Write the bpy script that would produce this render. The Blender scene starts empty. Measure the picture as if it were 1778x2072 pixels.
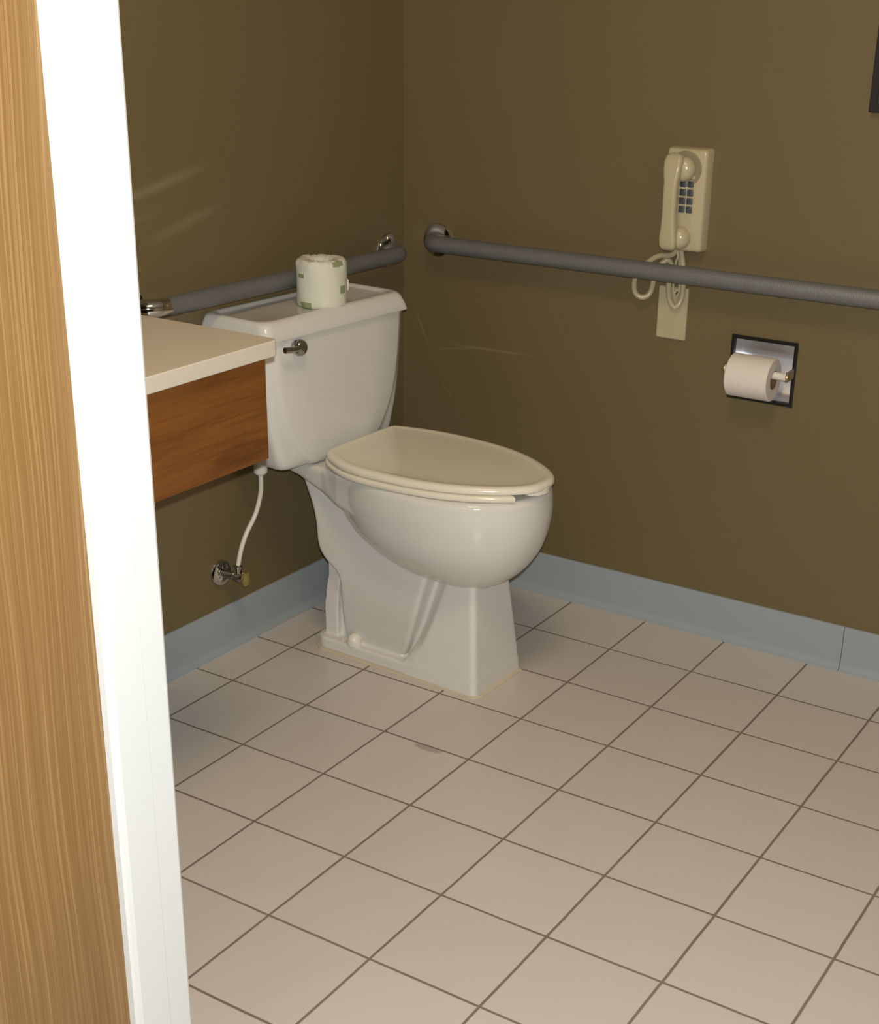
import bpy, bmesh, math, random
from mathutils import Vector, Matrix
random.seed(7)
PI = math.pi
scene = bpy.context.scene
COL = scene.collection

# ------------------------------------------------------------------ helpers
def link(o):
    COL.objects.link(o); return o

def obj(name, bm, mats, parent=None, smooth=True, bevel=0.0, segs=3, sub=0, angle=35):
    """link one bmesh as ONE mesh object"""
    me = bpy.data.meshes.new(name)
    bmesh.ops.recalc_face_normals(bm, faces=bm.faces[:])
    bm.to_mesh(me); bm.free()
    if not isinstance(mats, (list, tuple)): mats = [mats]
    for m in mats: me.materials.append(m)
    if smooth:
        for p in me.polygons: p.use_smooth = True
    o = link(bpy.data.objects.new(name, me))
    if parent is not None: o.parent = parent
    if bevel:
        b = o.modifiers.new('bevel', 'BEVEL'); b.width = bevel; b.segments = segs
        b.limit_method = 'ANGLE'; b.angle_limit = math.radians(30); b.harden_normals = True
    if sub:
        s = o.modifiers.new('sub', 'SUBSURF'); s.levels = sub; s.render_levels = sub
    if smooth and not sub:
        try:
            me.set_sharp_from_angle(angle=math.radians(angle))
        except Exception: pass
    return o

def thing(name, label, cat, loc=(0, 0, 0), rz=0.0, group=None):
    o = link(bpy.data.objects.new(name, None))
    o.empty_display_size = 0.05
    o.location = loc; o.rotation_euler = (0, 0, rz)
    o['label'] = label; o['category'] = cat
    if group: o['group'] = group
    return o

def tag(o, label, cat, group=None):
    o['label'] = label; o['category'] = cat
    if group: o['group'] = group
    return o

def struct(o, label=None, cat=None):
    o['kind'] = 'structure'
    if label: o['label'] = label
    if cat: o['category'] = cat
    return o

def box(bm, x0, x1, y0, y1, z0, z1, mi=0):
    v = [bm.verts.new(p) for p in [(x0,y0,z0),(x1,y0,z0),(x1,y1,z0),(x0,y1,z0),(x0,y0,z1),(x1,y0,z1),(x1,y1,z1),(x0,y1,z1)]]
    for f in [(0,3,2,1),(4,5,6,7),(0,1,5,4),(1,2,6,5),(2,3,7,6),(3,0,4,7)]:
        bm.faces.new([v[i] for i in f]).material_index = mi
    return v

def loft(bm, rings, cap=True, mi=0, closed=False):
    vr = [[bm.verts.new(p) for p in r] for r in rings]
    n = len(vr[0])
    m = len(vr)
    for i in range(m if closed else m - 1):
        a, b = vr[i], vr[(i + 1) % m]
        for j in range(n):
            bm.faces.new([a[j], a[(j+1) % n], b[(j+1) % n], b[j]]).material_index = mi
    if cap and not closed:
        bm.faces.new(list(reversed(vr[0]))).material_index = mi
        bm.faces.new(vr[-1]).material_index = mi
    return vr

def frame(d):
    d = Vector(d).normalized()
    u = Vector((0, 0, 1)) if abs(d.z) < .9 else Vector((1, 0, 0))
    a = d.cross(u).normalized(); b = d.cross(a).normalized()
    return a, b

def lathe(bm, prof, c, axis, n=32, mi=0, cap=True):
    """prof: list of (r, t) along axis from c"""
    a, b = frame(axis); d = Vector(axis).normalized(); c = Vector(c)
    rings = [[c + d * t + (a * math.cos(2*PI*k/n) + b * math.sin(2*PI*k/n)) * max(r, 1e-5) for k in range(n)] for r, t in prof]
    return loft(bm, rings, cap=cap, mi=mi)

def catmull(pts, per=8):
    P = [Vector(p) for p in pts]; P = [P[0]*2 - P[1]] + P + [P[-1]*2 - P[-2]]
    out = []
    for i in range(1, len(P) - 2):
        for k in range(per):
            t = k / per
            p0, p1, p2, p3 = P[i-1], P[i], P[i+1], P[i+2]
            out.append(0.5*((2*p1)+(p2-p0)*t+(2*p0-5*p1+4*p2-p3)*t*t+(3*p1-p0-3*p2+p3)*t**3))
    out.append(P[-2]); return out

def tube(bm, pts, r, n=16, mi=0, cap=True):
    P = [Vector(p) for p in pts]
    rings = []; a = None
    for i, p in enumerate(P):
        d = (P[min(i+1, len(P)-1)] - P[max(i-1, 0)]).normalized()
        if a is None: a, _ = frame(d)
        a = (a - d * a.dot(d)).normalized(); b = d.cross(a)
        rr = r[i] if isinstance(r, (list, tuple)) else r
        rings.append([p + (a*math.cos(2*PI*k/n) + b*math.sin(2*PI*k/n)) * rr for k in range(n)])
    return loft(bm, rings, cap=cap, mi=mi)

def rrect(x0, x1, y0, y1, r, z, n=6):
    """rounded rectangle ring (ccw) ; r may be a list for corners (x1,y1),(x0,y1),(x0,y0),(x1,y0)"""
    if not isinstance(r, (list, tuple)): r = [r]*4
    out = []
    for (cx, cy, a0), rr in zip([(x1, y1, 0), (x0, y1, PI/2), (x0, y0, PI), (x1, y0, 1.5*PI)], r):
        sx = -1 if cx == x1 else 1; sy = -1 if cy == y1 else 1
        ox, oy = cx + sx*rr, cy + sy*rr
        for k in range(n + 1):
            a = a0 + (PI/2)*k/n
            out.append((ox + rr*math.cos(a), oy + rr*math.sin(a), z))
    return out

def lerp_table(t, tab):
    if t <= tab[0][0]: return tab[0][1]
    for (a, va), (b, vb) in zip(tab, tab[1:]):
        if t <= b: return va + (vb - va)*(t - a)/(b - a)
    return tab[-1][1]

# ------------------------------------------------------------------ materials
def mat(name, col=(.8,.8,.8), rough=.5, metal=0.0, spec=.5, coat=0.0):
    m = bpy.data.materials.new(name); m.use_nodes = True
    b = m.node_tree.nodes['Principled BSDF']
    b.inputs['Base Color'].default_value = (*col, 1)
    b.inputs['Roughness'].default_value = rough
    b.inputs['Metallic'].default_value = metal
    b.inputs['Specular IOR Level'].default_value = spec
    b.inputs['Coat Weight'].default_value = coat
    b.inputs['Coat Roughness'].default_value = .05
    return m

class NT:
    def __init__(s, m): s.m = m; s.t = m.node_tree; s.b = s.t.nodes['Principled BSDF']
    def n(s, typ, **kw):
        nd = s.t.nodes.new(typ)
        for k, v in kw.items(): setattr(nd, k, v)
        return nd
    def l(s, a, b): s.t.links.new(a, b)
    def val(s, sock, v):
        if hasattr(v, 'is_linked'): s.l(v, sock)
        else: sock.default_value = v
    def math(s, op, a, b=0.0, clamp=False):
        nd = s.n('ShaderNodeMath', operation=op, use_clamp=clamp)
        s.val(nd.inputs[0], a); s.val(nd.inputs[1], b)
        return nd.outputs[0]
    def coords(s, which='Object'):
        tc = s.n('ShaderNodeTexCoord'); return tc.outputs[which]
    def sep(s, v):
        x = s.n('ShaderNodeSeparateXYZ'); s.l(v, x.inputs[0]); return x.outputs
    def noise(s, vec, scale, detail=3, rough=.55, dist=0.0):
        nd = s.n('ShaderNodeTexNoise'); s.l(vec, nd.inputs['Vector'])
        nd.inputs['Scale'].default_value = scale; nd.inputs['Detail'].default_value = detail
        nd.inputs['Roughness'].default_value = rough; nd.inputs['Distortion'].default_value = dist
        return nd.outputs[0]
    def mapping(s, vec, sc=(1,1,1), loc=(0,0,0)):
        nd = s.n('ShaderNodeMapping'); s.l(vec, nd.inputs[0])
        nd.inputs['Scale'].default_value = sc; nd.inputs['Location'].default_value = loc
        return nd.outputs[0]
    def ramp(s, f, stops):
        nd = s.n('ShaderNodeValToRGB'); s.l(f, nd.inputs[0])
        e = nd.color_ramp.elements
        while len(e) < len(stops): e.new(.5)
        for el, (p, c) in zip(e, stops):
            el.position = p; el.color = (*c, 1) if len(c) == 3 else c
        return nd.outputs[0]
    def mix(s, f, a, b, mode='MIX'):
        nd = s.n('ShaderNodeMix', data_type='RGBA', blend_type=mode)
        s.val(nd.inputs['Factor'], f)
        for i, v in ((6, a), (7, b)):
            if hasattr(v, 'is_linked'): s.l(v, nd.inputs[i])
            else: nd.inputs[i].default_value = (*v, 1)
        return nd.outputs[2]
    def bump(s, h, strength=.2, dist=.002):
        nd = s.n('ShaderNodeBump'); s.l(h, nd.inputs['Height'])
        nd.inputs['Strength'].default_value = strength; nd.inputs['Distance'].default_value = dist
        s.l(nd.outputs[0], s.b.inputs['Normal'])
    def color(s, c): s.l(c, s.b.inputs['Base Color'])
    def rough(s, c): s.l(c, s.b.inputs['Roughness'])

def wall_paint(name, scuffs=(), axis='y'):
    """olive brown eggshell paint; scuffs: (a0,z0,a1,z1,halfwidth,strength) thin rub marks along the wall"""
    m = mat(name, (.20, .147, .066), .42, spec=.35); t = NT(m)
    v = t.coords(); X = t.sep(v)
    A = X[0] if axis == 'x' else X[1]
    n1 = t.noise(v, 7, 4); n2 = t.noise(v, 240, 2)
    c = t.mix(t.math('MULTIPLY', n1, .7), (.160, .124, .057), (.173, .131, .066))
    c = t.mix(t.math('MULTIPLY', n2, .55), c, (.135, .105, .050))
    for (a0, z0, a1, z1, hw, st) in scuffs:
        dx, dz = a1-a0, z1-z0; L = math.hypot(dx, dz); dx /= L; dz /= L
        u = t.math('ADD', t.math('MULTIPLY', t.math('SUBTRACT', A, a0), dx), t.math('MULTIPLY', t.math('SUBTRACT', X[2], z0), dz))
        w = t.math('ABSOLUTE', t.math('ADD', t.math('MULTIPLY', t.math('SUBTRACT', A, a0), -dz), t.math('MULTIPLY', t.math('SUBTRACT', X[2], z0), dx)))
        f = t.math('SUBTRACT', 1.0, t.math('DIVIDE', w, hw), True)
        un = t.math('DIVIDE', u, L)
        e = t.math('MULTIPLY', t.math('MULTIPLY', un, t.math('SUBTRACT', 1.0, un), True), 4.0, True)
        f = t.math('MULTIPLY', t.math('MULTIPLY', f, e), st)
        c = t.mix(f, c, (.36, .30, .19))
    t.color(c)
    t.bump(t.noise(v, 180, 3), .12, .002)
    return m

def porcelain(name, col, rough=.09):
    m = mat(name, col, rough, spec=.5); t = NT(m)
    v = t.coords(); n = t.noise(v, 3, 3)
    t.color(t.mix(t.math('MULTIPLY', n, .5), col, tuple(c*.95 for c in col)))
    t.rough(t.math('ADD', t.math('MULTIPLY', t.noise(v, 25, 2), .05), rough - .02))
    return m

def floor_mat():
    S = .2
    m = mat('floor_tile', (.5, .43, .35), .38, spec=.4); t = NT(m)
    v = t.coords(); X = t.sep(v)
    gx = t.math('ADD', t.math('DIVIDE', X[0], S), -3.53 + 40)
    gy = t.math('ADD', t.math('DIVIDE', X[1], S), 1.0 + 60)
    wob = t.math('MULTIPLY', t.math('SUBTRACT', t.noise(v, 9, 2), .5), .012)
    def line(g):
        f = t.math('FRACT', t.math('ADD', t.math('ADD', g, .5), wob))
        return t.math('ABSOLUTE', t.math('SUBTRACT', f, .5))
    d = t.math('MINIMUM', line(gx), line(gy))
    lowd = t.math('ADD', .0082, t.math('MULTIPLY', t.noise(t.mapping(v, loc=(3, 1, 0)), 3.1, 2), .006))
    g = t.math('SUBTRACT', 1.0, t.math('DIVIDE', t.math('SUBTRACT', d, t.math('MULTIPLY', lowd, .75)), .006), True)
    wn = t.n('ShaderNodeTexWhiteNoise', noise_dimensions='2D')
    cb = t.n('ShaderNodeCombineXYZ')
    t.l(t.math('ROUND', t.math('ADD', gx, -.5)), cb.inputs[0]); t.l(t.math('ROUND', t.math('ADD', gy, -.5)), cb.inputs[1])
    t.l(cb.outputs[0], wn.inputs[0])
    tile = t.mix(wn.outputs[0], TILE_A, TILE_B)
    tile = t.mix(t.math('MULTIPLY', t.noise(v, 14, 4), .5), tile, tuple(c*.93 for c in TILE_A))
    grout = t.mix(t.noise(v, 6, 3), (.125, .100, .064), (.225, .188, .132))
    c = t.mix(t.math('MULTIPLY', g, .93), tile, grout)
    # one grimy patch spreading from a joint in front of the toilet
    sx = t.math('DIVIDE', t.math('SUBTRACT', X[0], .617), .036); sy = t.math('DIVIDE', t.math('SUBTRACT', X[1], -.808), .012)
    r2 = t.math('ADD', t.math('POWER', sx, 2.0), t.math('POWER', sy, 2.0))
    f = t.math('MULTIPLY', t.math('SUBTRACT', 1.0, r2, True), 2.0, True)
    c = t.mix(t.math('MULTIPLY', f, .55), c, (.25, .21, .16))
    t.color(c)
    t.rough(t.math('ADD', .30, t.math('MULTIPLY', g, .45)))
    hgt = t.math('ADD', t.math('MULTIPLY', t.math('SUBTRACT', 1.0, g), 1.0), t.math('MULTIPLY', t.noise(v, 20, 2), .08))
    t.bump(hgt, .35, .0015)
    return m

def door_wood():
    """honey veneer with long vertical grain, running along z on a wall facing +x"""
    m = mat('honey_veneer', (.46, .25, .075), .42, spec=.35); t = NT(m)
    v = t.coords()
    X = t.sep(v)
    warp = t.noise(t.mapping(v, (1, 3.0, .9)), 1.0, 2, .5)
    warp2 = t.noise(t.mapping(v, (1, 9.0, 2.4)), 1.0, 2, .5)
    yy = t.math('ADD', X[1], t.math('ADD', t.math('MULTIPLY', warp, .085), t.math('MULTIPLY', warp2, .010)))
    cb = t.n('ShaderNodeCombineXYZ'); t.l(t.math('MULTIPLY', yy, 230.0), cb.inputs[1]); t.l(t.math('MULTIPLY', X[2], 1.1), cb.inputs[2])
    ring = t.noise(cb.outputs[0], 1.0, 2, .6)
    cb2 = t.n('ShaderNodeCombineXYZ'); t.l(t.math('MULTIPLY', yy, 640.0), cb2.inputs[1]); t.l(t.math('MULTIPLY', X[2], 5.0), cb2.inputs[2])
    fine = t.noise(cb2.outputs[0], 1.0, 3, .6)
    w1 = t.noise(t.mapping(v, (1, 14, .55)), 1.0, 3, .5, .4)
    c = t.ramp(ring, [(.30, (.205, .113, .036)), (.47, (.235, .131, .043)), (.55, (.26, .150, .053)), (.63, (.365, .232, .098)), (.72, (.26, .150, .053))])
    c = t.mix(t.math('MULTIPLY', w1, .45), c, (.235, .130, .041))
    c = t.mix(t.math('MULTIPLY', t.math('SUBTRACT', fine, .5, True), 1.8, True), c, (.40, .265, .12))
    t.color(c); t.bump(fine, .08, .001)
    return m

def apron_wood():
    """dark stained oak, grain running along y on a board facing +x"""
    m = mat('dark_oak', (.16, .06, .012), .35, spec=.4); t = NT(m)
    v = t.coords()
    big = t.noise(t.mapping(v, (1, 2.4, 30)), 1.0, 4, .55, .7)
    fine = t.noise(t.mapping(v, (1, 9, 230)), 1.0, 4, .6, .15)
    c = t.ramp(big, [(.28, (.105, .036, .008)), (.45, (.19, .070, .013)), (.62, (.21, .082, .017)), (.8, (.15, .054, .011))])
    c = t.mix(t.math('MULTIPLY', t.math('SUBTRACT', fine, .42, True), 1.8, True), c, (.085, .032, .008))
    t.color(c); t.bump(fine, .08, .001)
    return m

def bar_mat():
    m = mat('peened_grey_metal', (.27, .275, .27), .48, metal=.4); t = NT(m)
    v = t.coords(); n = t.n('ShaderNodeTexVoronoi'); t.l(v, n.inputs['Vector']); n.inputs['Scale'].default_value = 420
    t.color(t.mix(t.noise(v, 30, 3), (.180, .183, .182), (.212, .216, .214)))
    t.bump(n.outputs[0], .35, .001)
    return m

TILE_A = (.570, .528, .478); TILE_B = (.605, .558, .502)
M = {}
def build_materials():
    M['wall_left'] = wall_paint('olive_paint_left', [(-.98, .99, -.66, 1.055, .014, .30), (-.86, .92, -.62, .975, .017, .22), (-1.02, .93, -.80, .985, .012, .14)], 'y')
    M['wall_back'] = wall_paint('olive_paint_right', [(.03, .66, .075, .57, .004, .28), (.12, .585, .38, .590, .004, .30), (.06, .565, .22, .585, .004, .18), (.10, .50, .155, .44, .003, .18)], 'x')
    M['porcelain'] = porcelain('white_porcelain', (.685, .672, .62))
    M['seat'] = porcelain('ivory_seat_plastic', (.76, .715, .585), .16)
    M['chrome'] = mat('chrome', (.62, .61, .58), .07, metal=1.0)
    M['dull_chrome'] = mat('dull_chrome', (.42, .41, .39), .2, metal=1.0)
    M['brass'] = mat('worn_brass', (.42, .33, .12), .35, metal=.7)
    M['white_plastic'] = mat('white_plastic', (.70, .67, .59), .35)
    M['bar'] = bar_mat()
    M['floor'] = floor_mat()
    M['honey'] = door_wood(); M['oak'] = apron_wood()
    m = mat('white_gloss_paint', (.84, .83, .79), .32); t = NT(m); v = t.coords()
    t.color(t.mix(t.math('MULTIPLY', t.noise(v, 16, 4), .4), (.745, .785, .785), (.71, .75, .75))); M['trim'] = m
    m = mat('grey_vinyl', (.30, .315, .315), .45, spec=.35); t = NT(m); v = t.coords()
    t.color(t.mix(t.noise(v, 9, 4), (.30, .345, .365), (.32, .36, .378))); M['vinyl'] = m
    m = mat('cultured_marble', (.62, .54, .43), .22); t = NT(m); v = t.coords()
    t.color(t.mix(t.noise(v, 7, 5, .6, 1.5), (.64, .585, .49), (.68, .63, .54))); M['counter'] = m
    m = mat('paper_wrap', (.60, .62, .50), .75); t = NT(m); v = t.coords()
    t.color(t.mix(t.noise(v, 30, 3), (.60, .615, .49), (.70, .69, .60))); t.bump(t.noise(v, 60, 3), .5, .003); M['wrap'] = m
    M['wrap_green'] = mat('green_print', (.26, .30, .155), .75)
    m = mat('tissue_paper', (.74, .68, .61), .9, spec=.1); t = NT(m); v = t.coords()
    t.color(t.mix(t.noise(v, 120, 2), (.74, .68, .61), (.69, .63, .56))); t.bump(t.noise(v, 220, 2), .3, .001); M['tissue'] = m
    M['card'] = mat('brown_card', (.17, .085, .045), .9)
    m = mat('almond_plastic', (.46, .40, .25), .25); t = NT(m); v = t.coords()
    t.color(t.mix(t.noise(v, 12, 3), (.45, .39, .24), (.48, .42, .27))); M['almond'] = m
    M['almond_shade'] = mat('almond_recess_shade', (.27, .235, .14), .35)  # same almond plastic, darkened to paint in the shade of the ear cavity
    M['key'] = mat('slate_keys', (.055, .065, .075), .35)
    M['black'] = mat('black_frame', (.022, .020, .018), .35)
    M['dark_steel'] = mat('brushed_chrome', (.90, .91, .94), .40, metal=1.0)
    M['lip_reflection'] = mat('chrome_dark_reflection', (.012, .012, .010), .3)  # chrome rim with its dark room reflection painted in as near-black colour
    M['mat_board'] = mat('blue_grey_board', (.26, .28, .29), .6)
    m = mat('caulk', (.56, .49, .37), .55); t = NT(m); v = t.coords()
    t.color(t.mix(t.noise(v, 40, 3), (.52, .44, .31), (.62, .55, .43))); M['caulk'] = m
    m = mat('ceiling_white', (.55, .53, .48), .85); M['ceiling'] = m
    m = mat('hall_paint', (.30, .27, .22), .7); M['hall'] = m
build_materials()

# ------------------------------------------------------------------ room shell
WROT = .012                       # the left wall is a touch out of square
WX0 = -.003
def lw(d, t, z):                  # point d metres out of the left wall, t metres along it from the corner
    return Vector((WX0 + math.cos(WROT)*d - math.sin(WROT)*t, -math.cos(WROT)*t - math.sin(WROT)*d, z))

bm = bmesh.new(); box(bm, -.16, 3.2, -4.4, .0, -.05, 0)
struct(obj('floor', bm, M['floor'], smooth=False), 'square beige floor tiles with dark grout lines', 'floor')
bm = bmesh.new(); box(bm, -.25, 3.2, -4.4, .12, 2.45, 2.55)
struct(obj('ceiling', bm, M['ceiling'], smooth=False), 'white ceiling above the washroom', 'ceiling')
bm = bmesh.new(); box(bm, -.25, 3.2, 0, .12, 0, 2.45)
# recess for the paper holder is cut as a real opening in the wall
bm.free(); bm = bmesh.new()
HX0, HX1, HZ0, HZ1 = .862, .996, .578, .703
for (a, b, c, d) in [(-.25, HX0, 0, 2.45), (HX1, 3.2, 0, 2.45), (HX0, HX1, 0, HZ0), (HX0, HX1, HZ1, 2.45)]:
    box(bm, a, b, 0, .12, c, d)
bmesh.ops.remove_doubles(bm, verts=bm.verts[:], dist=1e-5)
struct(obj('wall_back', bm, M['wall_back'], smooth=False), 'olive brown wall carrying the phone and paper holder', 'wall')
bm = bmesh.new()
p = [lw(0, -.05, 0), lw(0, 4.4, 0), lw(-.12, 4.4, 0), lw(-.12, -.05, 0)]
loft(bm, [[(q.x, q.y, 0) for q in p], [(q.x, q.y, 2.45) for q in p]])
struct(obj('wall_left', bm, M['wall_left'], smooth=False), 'olive brown wall behind the toilet', 'wall')
bm = bmesh.new(); box(bm, 3.1, 3.2, -4.4, 0, 0, 2.45)
struct(obj('wall_right', bm, M['hall'], smooth=False), 'plain wall opposite the toilet wall', 'wall')
bm = bmesh.new(); box(bm, -.25, 3.2, -4.5, -4.4, 0, 2.45)
struct(obj('wall_front', bm, M['hall'], smooth=False), 'plain wall behind the camera', 'wall')

# vinyl cove base: profile (out, height)
COVE = [(0, 0), (.016, 0), (.0155, .0022), (.010, .006), (.0062, .013), (.005, .024), (.0048, .098), (.0038, .1025), (.0, .1035)]
def cove_along(bm, f, stations):
    loft(bm, [[f(d, s, z) for d, z in COVE] for s in stations])
bm = bmesh.new(); cove_along(bm, lambda d, s, z: (s, -d, z), [0, .4, .8, 1.1755])
cove_along(bm, lambda d, s, z: (s, -d, z), [1.177, 2.0, 3.1])
struct(obj('baseboard_back', bm, M['vinyl']), 'blue-grey vinyl cove base under the phone wall', 'baseboard')
bm = bmesh.new(); cove_along(bm, lambda d, s, z: lw(d, s, z), [0, .5, 1.0, 2.0, 4.3])
struct(obj('baseboard_left', bm, M['vinyl']), 'blue-grey vinyl cove base along the toilet wall', 'baseboard')

# doorway partition close to the camera: honey veneer, white casing with a seam
PX = .93
bm = bmesh.new(); box(bm, PX-.115, PX-.014, -4.4, -1.842, 0, 2.45)
struct(obj('wall_doorway', bm, M['honey'], smooth=False), 'honey coloured wood veneer partition left of the white casing', 'wall')
bm = bmesh.new()
def casing_ring(z):
    pr_ = [(PX-.0145, -1.8975), (PX-.005, -1.8975), (PX-.0015, -1.8955), (PX, -1.889), (PX, -1.8459), (PX-.0145, -1.8459)]
    return [(x, y, z) for x, y in pr_]
loft(bm, [casing_ring(0), casing_ring(2.1)])
struct(obj('trim_1', bm, M['trim'], smooth=False), 'white door casing board beside the wood veneer', 'trim')
bm = bmesh.new()
loft(bm, [[(x, y, z) for x, y in [(PX-.115, -1.8449), (PX-.0004, -1.8449), (PX-.0004, -1.8118), (PX-.002, -1.8085), (PX-.006, -1.8075), (PX-.115, -1.8075)]] for z in (0, 2.1)])
struct(obj('trim_2', bm, M['trim'], smooth=False), 'narrow white jamb board on the inner side of the casing', 'trim')

# ------------------------------------------------------------------ toilet
TYC = -.487
toilet = thing('toilet', 'white porcelain toilet with closed ivory lid in the corner', 'toilet', (.30, TYC, 0), math.radians(-2.0))
def TL(x, v, z): return (x - .30, v, z)      # toilet coordinates: distance from wall, sideways, height

bm = bmesh.new()
# bowl
BS = [  # z, front, rear, halfwidth, widest
 (.4510, .670, .235, .161, .44), (.4465, .6775, .220, .1675, .44), (.436, .6815, .205, .1705, .44), (.405, .6835, .200, .1715, .44), (.375, .681, .202, .168, .44),
 (.345, .674, .215, .161, .445), (.317, .663, .238, .150, .45), (.292, .648, .270, .134, .46), (.270, .630, .305, .115, .47), (.252, .610, .345, .094, .48),
 (.238, .588, .39, .070, .49), (.227, .562, .44, .042, .50), (.221, .54, .475, .015, .51)]
def egg(z, xf, xr, w, xc, n=64):
    out = []
    for k in range(n):
        a = 2*PI*k/n; c, s = math.cos(a), math.sin(a)
        e = 2/2.15
        cx = abs(c)**e*(1 if c > 0 else -1); sy = abs(s)**e*(1 if s > 0 else -1)
        out.append(TL(xc + (xf-xc if c > 0 else xc-xr)*cx, w*sy, z))
    return out
def dense(tab, per=5):
    n = len(tab[0]); out = []
    for i in range(len(tab)-1):
        p0, p1, p2, p3 = tab[max(i-1, 0)], tab[i], tab[i+1], tab[min(i+2, len(tab)-1)]
        for k in range(per):
            t = k/per
            out.append(tuple(.5*(2*p1[j]+(p2[j]-p0[j])*t+(2*p0[j]-5*p1[j]+4*p2[j]-p3[j])*t*t+(3*p1[j]-p0[j]-3*p2[j]+p3[j])*t**3) for j in range(n)))
    return out + [tab[-1]]
loft(bm, [egg(*b, n=112) for b in reversed(dense(BS))])
# rear deck under tank and hinges
D = [(.062, .086, .411, .434), (.12, .093, .401, .4345), (.20, .110, .383, .440), (.26, .134, .371, .4475), (.32, .149, .364, .4505), (.40, .150, .355, .4505)]
def deckring(x, w, zb, zt):
    r = min(.012, (zt-zb)*.45); pts = []
    for yy, zz, a0 in [(w-r, zt-r, 0), (-w+r, zt-r, PI/2), (-w+r, zb+r, PI), (w-r, zb+r, 1.5*PI)]:
        for k in range(5):
            a = a0 + PI/2*k/4; pts.append(TL(x, yy + r*math.cos(a), zz + r*math.sin(a)))
    return pts
loft(bm, [deckring(*d) for d in D])
def prism(bm, poly, hw):
    """poly in (x,z); hw(z) halfwidth"""
    loft(bm, [[TL(x, -hw(z), z) for x, z in poly], [TL(x, hw(z), z) for x, z in poly]])
# inner core (floor of the grooves)
prism(bm, [(.125, .40), (.140, .345), (.152, .30), (.160, .255), (.182, .21), (.182, .02), (.56, .02), (.55, .24), (.45, .30), (.42, .41)], lambda z: .046)
# raised trapway panel
PANEL = [  # z, rear x, front x, halfwidth
 (.026, .218, .366, .058), (.040, .218, .386, .062), (.065, .219, .398, .069), (.100, .221, .412, .077), (.140, .225, .428, .085), (.180, .226, .441, .090), (.203, .217, .449, .091),
 (.222, .192, .455, .0915), (.240, .175, .460, .0915), (.262, .166, .464, .091), (.300, .160, .464, .088), (.336, .149, .456, .084), (.374, .130, .440, .080), (.420, .106, .420, .076)]
loft(bm, [[TL(*q) for q in rrect(xr, xf, -w, w, .009, z, 4)] for z, xr, xf, w in dense(PANEL, 4)])
# rear column
prism(bm, [(.174, .218), (.174, .178), (.166, .140), (.160, .091), (.162, .02), (.198, .02), (.198, .09), (.202, .14), (.207, .185), (.200, .205)], lambda z: .062)
# front leg, tapering upward
def leg(z):
    xr = lerp_table(z, [(0, .380), (.03, .392), (.085, .420), (.136, .440), (.18, .454), (.262, .480)])
    xf = lerp_table(z, [(0, .586), (.262, .562)])
    w = lerp_table(z, [(0, .086), (.262, .0610)])
    wr = lerp_table(z, [(0, .082), (.03, .078), (.05, .067), (.08, .058), (.14, .052), (.262, .048)])
    wl, wp = w, w*1.17
    q = rrect(xr + .024, xf, -wl, wp, .012, z)
    k = len(q)//4
    return [TL(x, y, zz) for x, y, zz in q[:k] + [(xr + .024, wp*.985, z), (xr, min(wr, wp*.97), z), (xr, -min(wr, wl*.97), z), (xr + .024, -wl*.985, z)] + q[3*k:]]
loft(bm, [leg(z) for z in (0, .03, .085, .136, .18, .262)])
# floor flange
loft(bm, [[TL(*q) for q in rrect(.143, .584, -.083, .099, [.012, .035, .035, .012], z)] for z in (0, .030)])
# tank seat
box(bm, .055-.30, .15-.30, -.075, .075, .425, .444)
bowl = obj('bowl', bm, M['porcelain'], toilet)
r = bowl.modifiers.new('remesh', 'REMESH'); r.mode = 'VOXEL'; r.voxel_size = .0028; r.use_smooth_shade = True
s = bowl.modifiers.new('smooth', 'SMOOTH'); s.factor = .5; s.iterations = 6

# tank ------------------------------------------------------------------
tank_bm = bmesh.new()
TK = [  # z, panel halfwidth, body halfwidth, inset
 (.4375, .070, .150, .022), (.440, .085, .166, .012), (.446, .098, .177, .004), (.458, .112, .184, 0), (.475, .128, .190, 0), (.495, .142, .196, 0),
 (.515, .155, .203, 0), (.549, .171, .211, 0), (.585, .181, .217, 0), (.637, .190, .223, 0), (.690, .195, .228, 0), (.730, .197, .231, 0)]
def tankring(z, P, W, i):
    half = [(.1835-i, 0), (.1835-i, P*.55), (.1830-i, P-.006), (.1805-i, P+.002), (.1760-i, P+.008), (.1730-i, P+.013),
            (.1715-i, (P+W)/2), (.1700-i, W-.016), (.167-i, W-.008), (.161-i, W-.002), (.152-i, W), (.06, W-.002), (.006, W-.008), (.002+i*.3, W-.014), (.002+i*.3, 0)]
    ring = [TL(x, v, z) for x, v in half] + [TL(x, -v, z) for x, v in half[-2:0:-1]]
    return ring
loft(tank_bm, [tankring(*k) for k in TK])
TANKROT = math.radians(-1.5)
tank = obj('tank', tank_bm, M['porcelain'], toilet, angle=60)
tank.rotation_euler = (0, 0, TANKROT)
tank.location = (-.0035, -.010, 0)
lid_bm = bmesh.new()
def lidring(z, x0, x1, w, rf, rb): return [TL(*q) for q in rrect(x0, x1, -w, w, [rf, rb, rb, rf], z, 8)]
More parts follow.
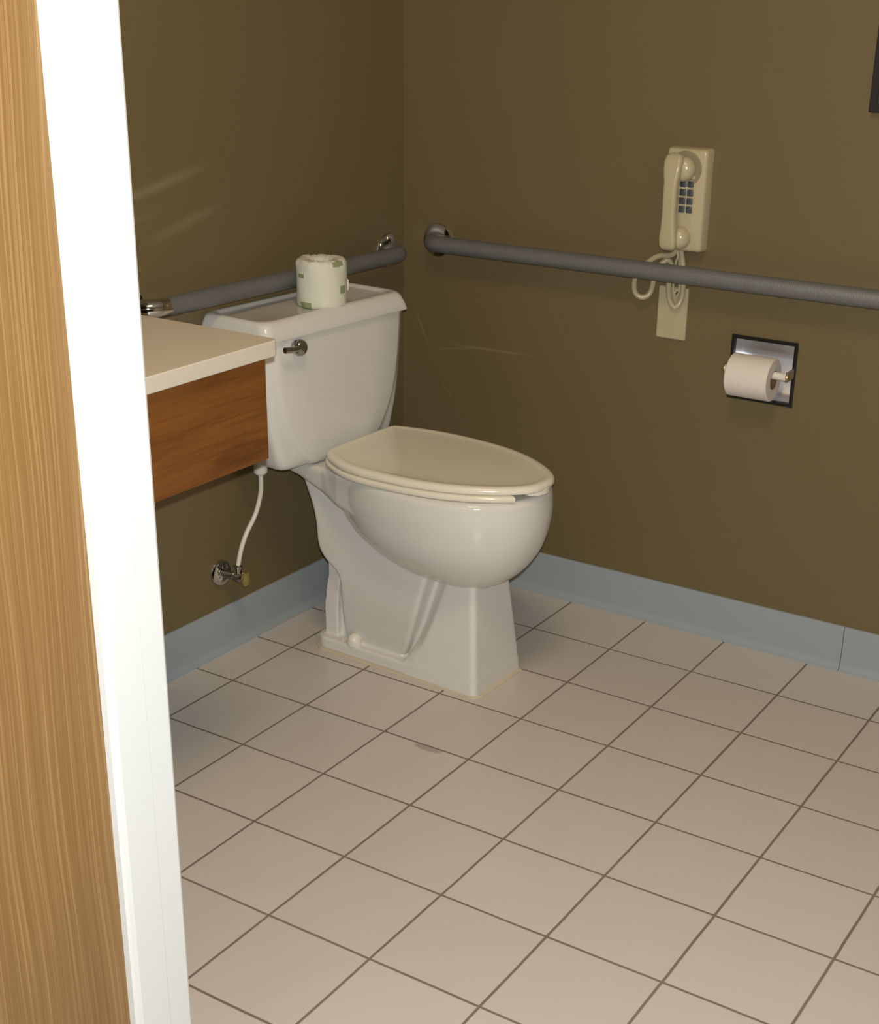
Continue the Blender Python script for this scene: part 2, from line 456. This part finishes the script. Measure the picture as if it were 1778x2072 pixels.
LR = [(0.7275, 0.004, 0.186, 0.2255, 0.016, 0.012), (0.7265, -0.0005, 0.1915, 0.2285, 0.018, 0.014), (0.729, -0.001, 0.1925, 0.2290, 0.019, 0.014), (0.742, -0.001, 0.1885, 0.2265, 0.021, 0.016), (0.755, 0, 0.1825, 0.2235, 0.023, 0.02), (0.7615, 0.002, 0.178, 0.2205, 0.025, 0.024), (0.7645, 0.006, 0.173, 0.2170, 0.028, 0.028), (0.7652, 0.011, 0.167, 0.2120, 0.03, 0.028), (0.764, 0.0155, 0.161, 0.2060, 0.034, 0.026), (0.76, 0.019, 0.156, 0.2015, 0.036, 0.024), (0.759, 0.024, 0.15, 0.1965, 0.034, 0.02)]
loft(lid_bm, [lidring(*q) for q in LR])
tank_lid = obj('tank_lid', lid_bm, M['porcelain'], toilet, angle=60)
tank_lid.rotation_euler = (0, 0, TANKROT); tank_lid.location = (-.0035, -.017, 0)

# flush handle: round escutcheon with a short lever
hb = bmesh.new()
lathe(hb, [(.0, -.004), (.013, -.004), (.0165, .004), (.0175, .010), (.0155, .017), (.010, .0215), (.0, .0225)], TL(.1790, -.153, .7065), (1, 0, 0), 28)
fh = obj('flush_handle', hb, M['dull_chrome'], toilet); fh['label'] = 'chrome flush handle'
hb = bmesh.new()
tube(hb, catmull([TL(.194, -.153, .7075), TL(.199, -.170, .709), TL(.200, -.192, .711), TL(.198, -.209, .7125)], 6), [.008]*6+[.0058]*6+[.0062]*6+[.0060], 14)
obj('lever', hb, M['dull_chrome'], fh)

# seat and lid ------------------------------------------------------------------
SO = [(.205, .118), (.2065, .128), (.212, .135), (.235, .144), (.283, .156), (.33, .1625), (.37, .1640), (.43, .162), (.49, .154), (.54, .141), (.585, .122), (.625, .099), (.656, .075), (.678, .051), (.689, .027), (.692, 0)]
SOL = [(.205, .080), (.2065, .092), (.213, .105), (.236, .126), (.283, .151)] + SO[5:]   # the left hinge corner is rounder
def outline(off=0.0, tab=SO):
    pts = catmull([(x, v, 0) for x, v in tab], 5)
    N = len(pts); res = []
    for i, p in enumerate(pts):
        d = (pts[min(i+1, N-1)] - pts[max(i-1, 0)]).normalized(); nrm = Vector((-d.y, d.x, 0))
        if nrm.y < 0 and i < N-4: nrm = -nrm if d.x < 0 else nrm
        if i == 0: nrm = Vector((-.7, .7, 0))
        if i == N-1: nrm = Vector((1, 0, 0))
        res.append(p + nrm*off)
    return res
def lidpoly(off, z):
    full = [TL(p.x, p.y, z) for p in outline(off)] + [TL(p.x, -p.y, z) for p in outline(off, SOL)[-2::-1]]
    return full
bm = bmesh.new()
loft(bm, [lidpoly(o, z) for o, z in [(-.004, .4665), (-.001, .4672), (.0, .4695), (.0, .4735), (-.0015, .4775), (-.005, .4805), (-.011, .4818), (-.017, .4814), (-.021, .4805), (-.026, .4800)]] + [[((q[0]-.135)*f+.135, q[1]*f, .4800+.0014*(1-f)) for q in lidpoly(-.026, 0)] for f in (.8,.55,.3,.08)])
seat_lid = obj('seat_lid', bm, M['seat'], toilet, angle=70); seat_lid['label'] = 'closed ivory plastic lid'
# lip under the lid's front tip
bm = bmesh.new()
lip = [(.6695*1.0, .0)]
pts = []
for k in range(13):
    a = -1.05 + 2.1*k/12; pts.append((.650 + .0425*math.cos(a), .0425*math.sin(a)*.98))
inner = [(.640 + .0425*math.cos(-1.05 + 2.1*k/12), .0425*math.sin(-1.05 + 2.1*k/12)*.9) for k in range(12, -1, -1)]
loft(bm, [[TL(x, v, z) for x, v in pts + inner] for z in (.4575, .4690)])
obj('front_lip', bm, M['seat'], seat_lid, bevel=.0015)
# open-front seat ring
bm = bmesh.new()
full = [(p.x, p.y) for p in outline(.003)] + [(p.x, -p.y) for p in outline(.003, SOL)[-2::-1]]
cen = Vector((.43, 0))
keep = [i for i, (x, v) in enumerate(full) if not (x > .664 and abs(v) < .085)]
N = len(full)
start = next(i for i in range(N) if i not in keep)
first = next(i for i in range(start, start+N) if (i % N) in keep)
order = [(first + k) % N for k in range(len(keep))]
def ringsec(x, v):
    ox, ov = x, v
    d = Vector((x - .42, v*1.15)); L = d.length; d /= L
    ix, iv = x - d.x*.052, v - d.y*.052
    def at(f, z): return TL(ox + (ix-ox)*f, ov + (iv-ov)*f, z)
    return [at(.06, .4515), at(.0, .4535), at(0, .4610), at(.05, .4640), at(.5, .4645), at(.95, .4620), at(1.0, .4575), at(.95, .4515)]
loft(bm, [ringsec(*full[i]) for i in order])
seat = obj('seat', bm, M['seat'], toilet, angle=60); seat['label'] = 'open-front ivory plastic seat ring'
for sv in (-.050, .062):
    bm = bmesh.new(); box(bm, .196-.30, .226-.30, sv-.02, sv+.02, .436, .472)
    obj('hinge', bm, M['seat'], toilet, bevel=.006)
for bx, bv in ((.345, -.151), (.345, .151), (.545, -.118), (.545, .118)):
    bm = bmesh.new(); box(bm, bx-.314, bx-.286, bv-.006+.012*(bv < 0), bv+.006-.012*(bv > 0), .4490, .4550)
    obj('seat_bumper', bm, M['seat'], seat, bevel=.002)
# bolt caps on the flange
for sv in (-1, 1):
    bm = bmesh.new()
    lathe(bm, [(.0165, 0), (.0172, .007), (.0155, .016), (.011, .0225), (.005, .0258), (0, .0262)], TL(.252, sv*.0705, .0295), (0, 0, 1), 24)
    obj('bolt_cap', bm, M['white_plastic'], toilet)
# caulk bead around the foot
bm = bmesh.new()
pth = [Vector(TL(*q)) for q in rrect(.140, .588, -.0855, .1015, [.018, .04, .04, .018], .0005)]
rings = []
for i, p_ in enumerate(pth):
    d = (pth[(i+1) % len(pth)] - pth[i-1]).normalized(); a = Vector((d.y, -d.x, 0))
    rr = .0042 + .0012*math.sin(i*1.7) 
    rings.append([p_ + (a*math.cos(2*PI*k/10)*1.2 + Vector((0, 0, 1))*math.sin(2*PI*k/10))*rr for k in range(10)])
loft(bm, rings, closed=True)
obj('caulk_bead', bm, M['caulk'], toilet)['label'] = 'yellowed caulk bead around the foot'

# ------------------------------------------------------------------ wrapped spare roll on the tank
roll = thing('wrapped_toilet_roll', 'spare toilet roll in green-printed paper wrap standing on the tank lid', 'toilet roll', (.1215, -.481, .7592))
bm = bmesh.new(); NS = 56; HR = .098
prof = [(.046, 0), (.0505, .0015), (.0525, .006)] + [(.0530, .006 + (HR-.016)*k/10) for k in range(1, 11)] + [(.0525, HR-.005), (.0490, HR), (.040, HR+.0012), (.028, HR-.001), (.022, HR-.006), (.018, HR-.010), (.0, HR-.010)]
rings = []
for i, (rr, z) in enumerate(prof):
    ring = []
    for k in range(NS):
        a = 2*PI*k/NS
        j = 1 + (.022*math.sin(7*a + z*60) + .018*random.uniform(-1, 1))*(.35 if .012 < z < HR-.012 else .8)*(1 if rr > .02 else 0)
        ring.append((rr*j*math.cos(a), rr*j*math.sin(a), z + (.0018*random.uniform(-1, 1) if z > HR-.02 else 0)))
    rings.append(ring)
vr = loft(bm, rings)
bm.faces.ensure_lookup_table()
CAMDIR = math.atan2(-2.38, 1.87)
def patch(a_off, wd, z0, z1):
    for f in bm.faces:
        c = f.calc_center_median(); a = math.atan2(c.y, c.x) - CAMDIR
        a = (a + PI) % (2*PI) - PI
        if abs(a - a_off) < wd and z0 < c.z < z1 and math.hypot(c.x, c.y) > .045: f.material_index = 1
for k in range(6):
    for (ao, z0, z1, wd) in [(-.95, .060, .074, .22), (.95, .030, .050, .20), (.75, .086, .1, .26), (-.75, .0, .016, .3)]:
        patch(ao + k*1.9 - (0 if k < 3 else 11.4), wd, z0, z1) if k in (0, 2, 4) else None
obj('wrapper', bm, [M['wrap'], M['wrap_green']], roll, angle=50)
bm = bmesh.new()
fl = [(.050*math.cos(CAMDIR+1.9), .050*math.sin(CAMDIR+1.9), .022), (.0565*math.cos(CAMDIR+1.80), .0565*math.sin(CAMDIR+1.80), .030),
      (.0570*math.cos(CAMDIR+1.80), .0570*math.sin(CAMDIR+1.80), .050), (.050*math.cos(CAMDIR+1.9), .050*math.sin(CAMDIR+1.9), .058)]
fl2 = [(x*1.0+.001, y+.0015, z) for x, y, z in fl]
loft(bm, [fl, fl2]); obj('wrapper_flap', bm, M['wrap'], roll)

# ------------------------------------------------------------------ vanity: marble top and oak apron
vanity = thing('vanity', 'cream stone vanity counter on a dark oak apron left of the toilet', 'vanity counter', (0, -2.0, 0))
vt = bmesh.new()
EY = -1.128; CZ = .862; CF = .527
def topring(o, z): return [(q[0], q[1]+2.0, q[2]) for q in rrect(-.020, CF-o, -2.6, EY+.016-o, [.012, .002, .002, .002], z)]
loft(vt, [topring(0, CZ-.0265), topring(0, CZ)])
obj('countertop', vt, M['counter'], vanity, bevel=.0045, segs=3)
vb = bmesh.new(); box(vb, CF-.032, CF-.011, -.6, EY+2.0-.006, CZ-.197, CZ-.0262)
obj('apron', vb, M['oak'], vanity, smooth=True, bevel=.0015)['label'] = 'dark stained oak apron board'
vb = bmesh.new(); box(vb, -.02, CF-.032, -.6, EY+2.0-.20, CZ-.05, CZ-.0262)
obj('support_rail', vb, M['oak'], vanity, smooth=True)

# ------------------------------------------------------------------ grab bars
def grab_bar(name, label, f, t0, t1, z, chrome_ends):
    """f(d,t,z): wall frame"""
    ct = f(0, t0, z)
    o = thing(name, label, 'grab bar', ct, 0, 'wall grab bars')
    L = lambda d, t, zz: Vector(f(d, t, zz)) - Vector(ct)
    R, D_, rb = .019, .0545, .040
    def bend(t, sgn):
        pts = [L(.004, t, z), L(D_-rb, t, z)]
        for k in range(1, 8):
            a = PI/2*k/8; pts.append(L(D_-rb + rb*math.sin(a), t + sgn*(rb - rb*math.cos(a)), z))
        pts.append(L(D_, t + sgn*rb, z)); pts.append(L(D_, t + sgn*(rb+.012), z)); return pts
    b = bmesh.new(); tube(b, [L(D_, t0+rb+.010, z), L(D_, (t0+t1)/2, z), L(D_, t1-rb-.010, z)], R, 28); obj('bar', b, M['bar'], o)
    for i, (t, sg) in enumerate(((t0, 1), (t1, -1))):
        b = bmesh.new(); tube(b, bend(t, sg), R-.0004, 28)
        obj('bend', b, M['chrome'] if chrome_ends[i] else M['bar'], o)
        b = bmesh.new(); n = L(1, t, z) - L(0, t, z)
        lathe(b, [(.040, 0), (.040, .003), (.038, .006), (.030, .009), (.021, .011), (.0, .011)], L(0, t, z), n, 36)
        obj('flange', b, M['chrome'], o)
    return o
grab_bar('grab_bar', 'grey metal grab bar crossing below the wall phone', lambda d, t, z: Vector((t, -d, z)), .097, 1.316, .831, (0, 1))
grab_bar('grab_bar', 'grey metal grab bar behind the tank with chrome end over the counter', lambda d, t, z: lw(d, t, z + .006*t), .068, .910, .804, (0, 1))

# ------------------------------------------------------------------ water supply
sv = thing('water_supply_valve', 'chrome shutoff valve and white supply tube on the wall below the tank', 'valve', lw(0, .695, .187))
O = Vector(lw(0, .695, .187))
W_ = lambda d, t, z: Vector(lw(d, t, z)) - O
b = bmesh.new(); n = W_(1, .695, .187)
lathe(b, [(.030, 0), (.030, .002), (.027, .007), (.018, .010), (.010, .011), (.0, .011)], W_(0, .695, .187), n, 32); obj('escutcheon', b, M['chrome'], sv)
b = bmesh.new()
tube(b, [W_(.006, .695, .187), W_(.045, .684, .185)], .008, 18)
lathe(b, [(.0, 0), (.010, 0), (.0115, .004), (.0115, .022), (.009, .028), (.0, .028)], W_(.032, .6845, .185), n, 20)
lathe(b, [(.0, 0), (.009, 0), (.009, .014), (.0105, .015), (.0105, .022), (.006, .024), (0, .024)], W_(.043, .684, .188), (0, 0, 1), 18)
obj('valve_body', b, M['dull_chrome'], sv)
b = bmesh.new()
rings = []
for (d, s_) in [(.056, .6), (.0575, .92), (.062, 1), (.066, .92), (.0685, .6)]:
    ring = []
    for k in range(28):
        a = 2*PI*k/28; rr = (1 + .07*math.cos(6*a))*s_
        q = W_(d, .680 - .0145*rr*math.cos(a), .182 + .0175*rr*math.sin(a)); ring.append(q)
    rings.append(ring)
loft(b, rings); obj('valve_handle', b, M['brass'], sv)['label'] = 'yellowed oval valve handle'
b = bmesh.new()
TP_ = catmull([W_(.043, .684, .205), W_(.043, .672, .241), W_(.046, .655, .277), W_(.050, .627, .315), W_(.056, .615, .359), W_(.058, .614, .390), W_(.058, .614, .4365)], 7)
tube(b, TP_, .0052, 14); obj('supply_tube', b, M['white_plastic'], sv)
b = bmesh.new(); lathe(b, [(.0, -.005), (.009, -.005), (.0150, .001), (.0155, .012), (.0140, .024), (.0, .024)], W_(.058, .614, .408), (0, 0, 1), 20)
obj('coupling_nut', b, M['white_plastic'], sv)

# ------------------------------------------------------------------ wall phone
ph = thing('wall_phone', 'almond wall phone with handset and slate keypad above the grab bar', 'phone', (.733, 0, .876))
PO = Vector((.733, 0, .876))
def PL(x, y, z): return Vector((x, y, z)) - PO
b = bmesh.new()
loft(b, [[PL(x, y, z) for x, z, y in rrect(.6865 + i, .7795 - i, .8755 + i, 1.0870 - i, .007, -d)] for d, i in [(.001, .0), (.026, .001), (.031, .003), (.033, .006)]])
obj('body', b, M['almond'], ph, angle=40)
b = bmesh.new(); box(b, *(.703-.733, .757-.733), -.0338, -.0322, .955-.876, 1.023-.876); obj('keypad_plate', b, M['almond'], ph)
for r_ in range(4):
    for c_ in range(3):
        b = bmesh.new(); cx = .7137 + c_*.0165; cz = 1.0150 - r_*.0172
        loft(b, [[PL(x, y, z) for x, z, y in rrect(cx-.0068+i, cx+.0068-i, cz-.0068+i, cz+.0068-i, .0015, -d, 3)] for d, i in [(.0336, 0), (.0362, .0004), (.0370, .0014)]])
        obj('key', b, M['key'], ph)
# handset: bar with ear cup at the top and mouth cup at the bottom
hs_bm = bmesh.new()
HSX = .7165
st = [  # z, halfwidth, front y, back y
 (.8795, .010, -.060, -.050), (.8825, .0155, -.067, -.045), (.890, .0185, -.071, -.043), (.905, .0190, -.073, -.044), (.925, .0165, -.074, -.048), (.95, .0150, -.075, -.052),
 (.99, .0148, -.076, -.054), (1.02, .0152, -.075, -.052), (1.042, .0185, -.073, -.047), (1.060, .0200, -.070, -.043), (1.072, .0175, -.065, -.043), (1.0775, .010, -.058, -.048)]
def hring(z, w, yf, yb):
    return [PL(HSX + q[0], q[1], z) for q in rrect(-w, w, yf, yb, min(.007, w*.6, (yb-yf)*.45), 0, 5)]
loft(hs_bm, [hring(*q) for q in st])
hs = obj('handset', hs_bm, M['almond'], ph, angle=60)
b = bmesh.new(); lathe(b, [(.0, 0), (.024, 0), (.0255, .003), (.0255, .012), (.0235, .019), (.018, .0245), (.010, .0275), (.0, .0285)], PL(.7300, -.030, 1.0455), (0, -1, 0), 36); obj('ear_cup', b, M['almond'], hs)
b = bmesh.new(); lathe(b, [(.0, 0), (.021, 0), (.0240, .004), (.0240, .012), (.020, .022), (.011, .028), (.0, .029)], PL(.7310, -.030, .9045), (0, -1, 0), 32); obj('mouth_cup', b, M['almond'], hs)
b = bmesh.new(); lathe(b, [(.0, 0), (.0365, 0), (.0365, .0010), (.0350, .0022), (.0320, .0022), (.0285, .0008), (.0, .0008)], PL(.7320, -.0325, 1.0455), (0, -1, 0), 40); obj('ear_recess_shade', b, M['almond_shade'], ph)  # flat darker disc, painted shade around the ear cup
b = bmesh.new(); box(b, .7440-.733, .7545-.733, -.0352, -.0322, 1.026-.876, 1.034-.876); obj('hook_tab', b, M['almond'], ph, bevel=.001)
# coiled cord
def coil(path, rc, rw, turns):
    P = [Vector(q) for q in path]
    seg = [0]
    for a, c in zip(P, P[1:]): seg.append(seg[-1] + (c-a).length)
    tot = seg[-1]; n = turns*10; out = []; a0 = None
    for i in range(n + 1):
        s_ = tot*i/n
        k = max(0, min(len(P)-2, next((j for j in range(len(seg)-1) if seg[j+1] >= s_), len(P)-2)))
        f = (s_-seg[k])/max(seg[k+1]-seg[k], 1e-9); p = P[k].lerp(P[k+1], f); d = (P[k+1]-P[k]).normalized()
        if a0 is None: a0, _ = frame(d)
        a0 = (a0 - d*a0.dot(d)).normalized(); bb = d.cross(a0); an = 2*PI*turns*i/n
        out.append(p + (a0*math.cos(an) + bb*math.sin(an))*rc)
    return out
path = catmull([PL(.716, -.020, .879), PL(.713, -.018, .868), PL(.700, -.017, .8615), PL(.682, -.018, .859), PL(.664, -.019, .850), PL(.642, -.020, .830), PL(.628, -.021, .808),
                PL(.6255, -.022, .788), PL(.632, -.023, .772), PL(.646, -.023, .766), PL(.660, -.022, .772), PL(.668, -.021, .788), PL(.671, -.019, .812), PL(.682, -.018, .838), PL(.700, -.017, .852),
                PL(.7085, -.016, .838), PL(.7045, -.015, .800), PL(.709, -.015, .768), PL(.722, -.015, .752), PL(.735, -.015, .768), PL(.7385, -.015, .800), PL(.734, -.016, .846), PL(.728, -.018, .879)], 8)
b = bmesh.new(); tube(b, coil(path, .0046, .0013, 190), .0019, 6); obj('coiled_cord', b, M['almond'], ph)
b = bmesh.new()
tube(b, catmull([PL(.719, -.016, .879), PL(.7225, -.018, .862), PL(.7185, -.018, .848), PL(.716, -.012, .825), PL(.713, -.010, .798), PL(.7195, -.0095, .772), PL(.7275, -.010, .785), PL(.7275, -.012, .812), PL(.7255, -.016, .850), PL(.7300, -.018, .868), PL(.7330, -.016, .879)], 7), .0026, 10)
obj('line_cord', b, M['almond'], ph)
wp = bmesh.new()
loft(wp, [[(x, y, z) for x, z, y in rrect(.6765 + i, .7465 - i, .679 + i, .7935 - i, .003, -d)] for d, i in [(.0, 0), (.003, .0004), (.0055, .0025)]])
tag(obj('wall_plate', wp, M['almond'], smooth=False), 'almond cover plate on the wall just under the grab bar', 'wall plate')
pl_o = bpy.data.objects['wall_plate']
b = bmesh.new(); lathe(b, [(.0, 0), (.0032, 0), (.003, .0012), (.0, .0016)], (.7205, -.0052, .782), (0, -1, 0), 16)
obj('screw', b, M['dull_chrome'], pl_o)

# ------------------------------------------------------------------ recessed paper holder and its roll
hd = thing('toilet_paper_holder', 'recessed chrome paper holder set in the wall under the grab bar', 'paper holder', (.929, 0, .6405))
HO = Vector((.929, 0, .6405))
def HL(x, y, z): return Vector((x, y, z)) - HO
b = bmesh.new()
def fr(x0, x1, z0, z1, y): return [HL(x0, y, z0), HL(x1, y, z0), HL(x1, y, z1), HL(x0, y, z1)]
loft(b, [fr(.855, 1.003, .571, .710, -.0005), fr(.855, 1.003, .571, .710, -.004), fr(.8570, 1.0010, .5730, .7080, -.0055), fr(.8622, .9958, .5782, .7028, -.0055), fr(.8630, .9950, .5790, .7020, .004)], cap=False)
obj('rim', b, M['lip_reflection'], hd, smooth=False)
b = bmesh.new()
shell = [(.004, .579), (.016, .5815), (.026, .587), (.0315, .595), (.036, .609), (.045, .641), (.0500, .659), (.0505, .668), (.046, .677), (.034, .689), (.020, .698), (.004, .702)]
loft(b, [[HL(x, y, z) for y, z in shell] for x in (.8630, .9950)], cap=False)
for f in list(b.faces):
    if len(f.verts) == 4:
        zs = [v.co.z for v in f.verts]
        xs = [v.co.x for v in f.verts]
        if max(zs) - min(zs) > .1: b.faces.remove(f)
for x in (.8630, .9950):
    b.faces.new([b.verts.new(HL(x, y, z)) for y, z in shell])
obj('scoop', b, M['dark_steel'], hd, angle=60)
for x in (.8600, .9990):
    b = bmesh.new(); box(b, x-.929-.0025, x-.929+.0025, -.046, -.0045, .6450-.6405-.011, .6450-.6405+.011); obj('post', b, M['chrome'], hd, bevel=.002)
    b = bmesh.new(); lathe(b, [(0, -.003), (.006, -.003), (.007, 0), (.006, .003), (0, .003)], HL(x, -.041, .6444), (1, 0, 0), 18); obj('spring_end', b, M['brass'], hd)
b = bmesh.new(); tube(b, [HL(.8615, -.041, .6444), HL(.9975, -.041, .6444)], .0085, 20); obj('roller', b, M['white_plastic'], hd)
rl = bmesh.new()
RC = Vector((0, -.041, .6340)); x0, x1 = .8765, .9705; R0, R1 = .0455, .0200
prof = [(R1, x0), (R0-.002, x0), (R0, x0+.002), (R0, x1-.002), (R0-.002, x1), (R1, x1)]
rings = [[(x, RC.y + r_*math.cos(2*PI*k/48), RC.z + r_*math.sin(2*PI*k/48)) for k in range(48)] for r_, x in prof]
loft(rl, rings, closed=True)
ro = tag(obj('toilet_paper_roll', rl, M['tissue'], angle=40), 'white toilet paper roll on the recessed chrome holder', 'toilet roll')
b = bmesh.new()
rings = [[(x, RC.y + r_*math.cos(2*PI*k/36), RC.z + r_*math.sin(2*PI*k/36)) for k in range(36)] for r_, x in [(.0201, x0), (.0201, x1+.0002), (.0188, x1+.0002), (.0188, x0)]]
loft(b, rings, closed=True); obj('cardboard_core', b, M['card'], ro)

# ------------------------------------------------------------------ framed picture at the right edge
pf = thing('picture_frame', 'black framed picture on the wall right of the phone, cut off by the photo edge', 'picture frame', (1.30, 0, 1.177))
b = bmesh.new()
def pfr(i, y): return [(x, y, z) for x, z in [(-.2045+i, i), (.2045-i, i), (.2045-i, .52-i), (-.2045+i, .52-i)]]
loft(b, [pfr(0, -.001), pfr(0, -.016), pfr(.002, -.018), pfr(.014, -.018), pfr(.016, -.016), pfr(.016, -.001)], cap=False)
obj('frame', b, M['black'], pf, smooth=False)
b = bmesh.new(); box(b, -.189, .189, -.008, -.004, .0155, .504); obj('picture', b, M['mat_board'], pf, smooth=False)

# ------------------------------------------------------------------ camera
RR = [[0.8434695814946883, 0.536918783135317, 0.01665188907198864], [0.21844079942536057, -0.3145084618059395, -0.9237792185359399], [-0.4907572538838165, 0.7828171228128271, -0.38256328887056434]]
CAM = Vector((1.973, -2.844, 1.390))
cd = bpy.data.cameras.new('camera'); cam = link(bpy.data.objects.new('camera', cd))
x, y, z = [Vector(r_) for r_ in RR]
cam.matrix_world = Matrix(((x.x, -y.x, -z.x, CAM.x), (x.y, -y.y, -z.y, CAM.y), (x.z, -y.z, -z.z, CAM.z), (0, 0, 0, 1)))
cd.sensor_fit = 'HORIZONTAL'; cd.sensor_width = 36; cd.lens = 2866.9/1778*36
cd.shift_x = (889 - 941.67)/1778; cd.shift_y = (1157.18 - 1036)/1778
cd.clip_start = .02
scene.camera = cam

# ------------------------------------------------------------------ light: the camera's flash, plus weak room light from the hall behind
def area(name, loc, target, size, power, col):
    ld = bpy.data.lights.new(name, 'AREA'); ld.shape = 'DISK'; ld.size = size; ld.energy = power; ld.color = col
    o = link(bpy.data.objects.new(name, ld)); o.location = loc
    o.rotation_euler = (Vector(target) - Vector(loc)).to_track_quat('-Z', 'Y').to_euler(); return o
fpos = CAM + x*.012 - y*.050 + z*.01
area('flash_light', fpos, (.75, -.6, .55), .022, 41.5, (1.0, .995, .98))
area('hall_light', (1.45, -4.0, 2.10), (.8, -.8, .5), .7, 5.0, (1.0, .97, .92))
area('ceiling_light', (1.15, -1.62, 2.43), (1.2, -1.40, 0), .5, 14.0, (1.0, .70, .37))
w = bpy.data.worlds.new('world'); scene.world = w; w.use_nodes = True
w.node_tree.nodes['Background'].inputs[0].default_value = (.5, .5, .48, 1); w.node_tree.nodes['Background'].inputs[1].default_value = .1
vs = scene.view_settings
scene.display_settings.display_device = 'sRGB'
vs.view_transform = 'Standard'; vs.look = 'None'; vs.exposure = 0.0; vs.gamma = 1.0; vs.use_curve_mapping = False
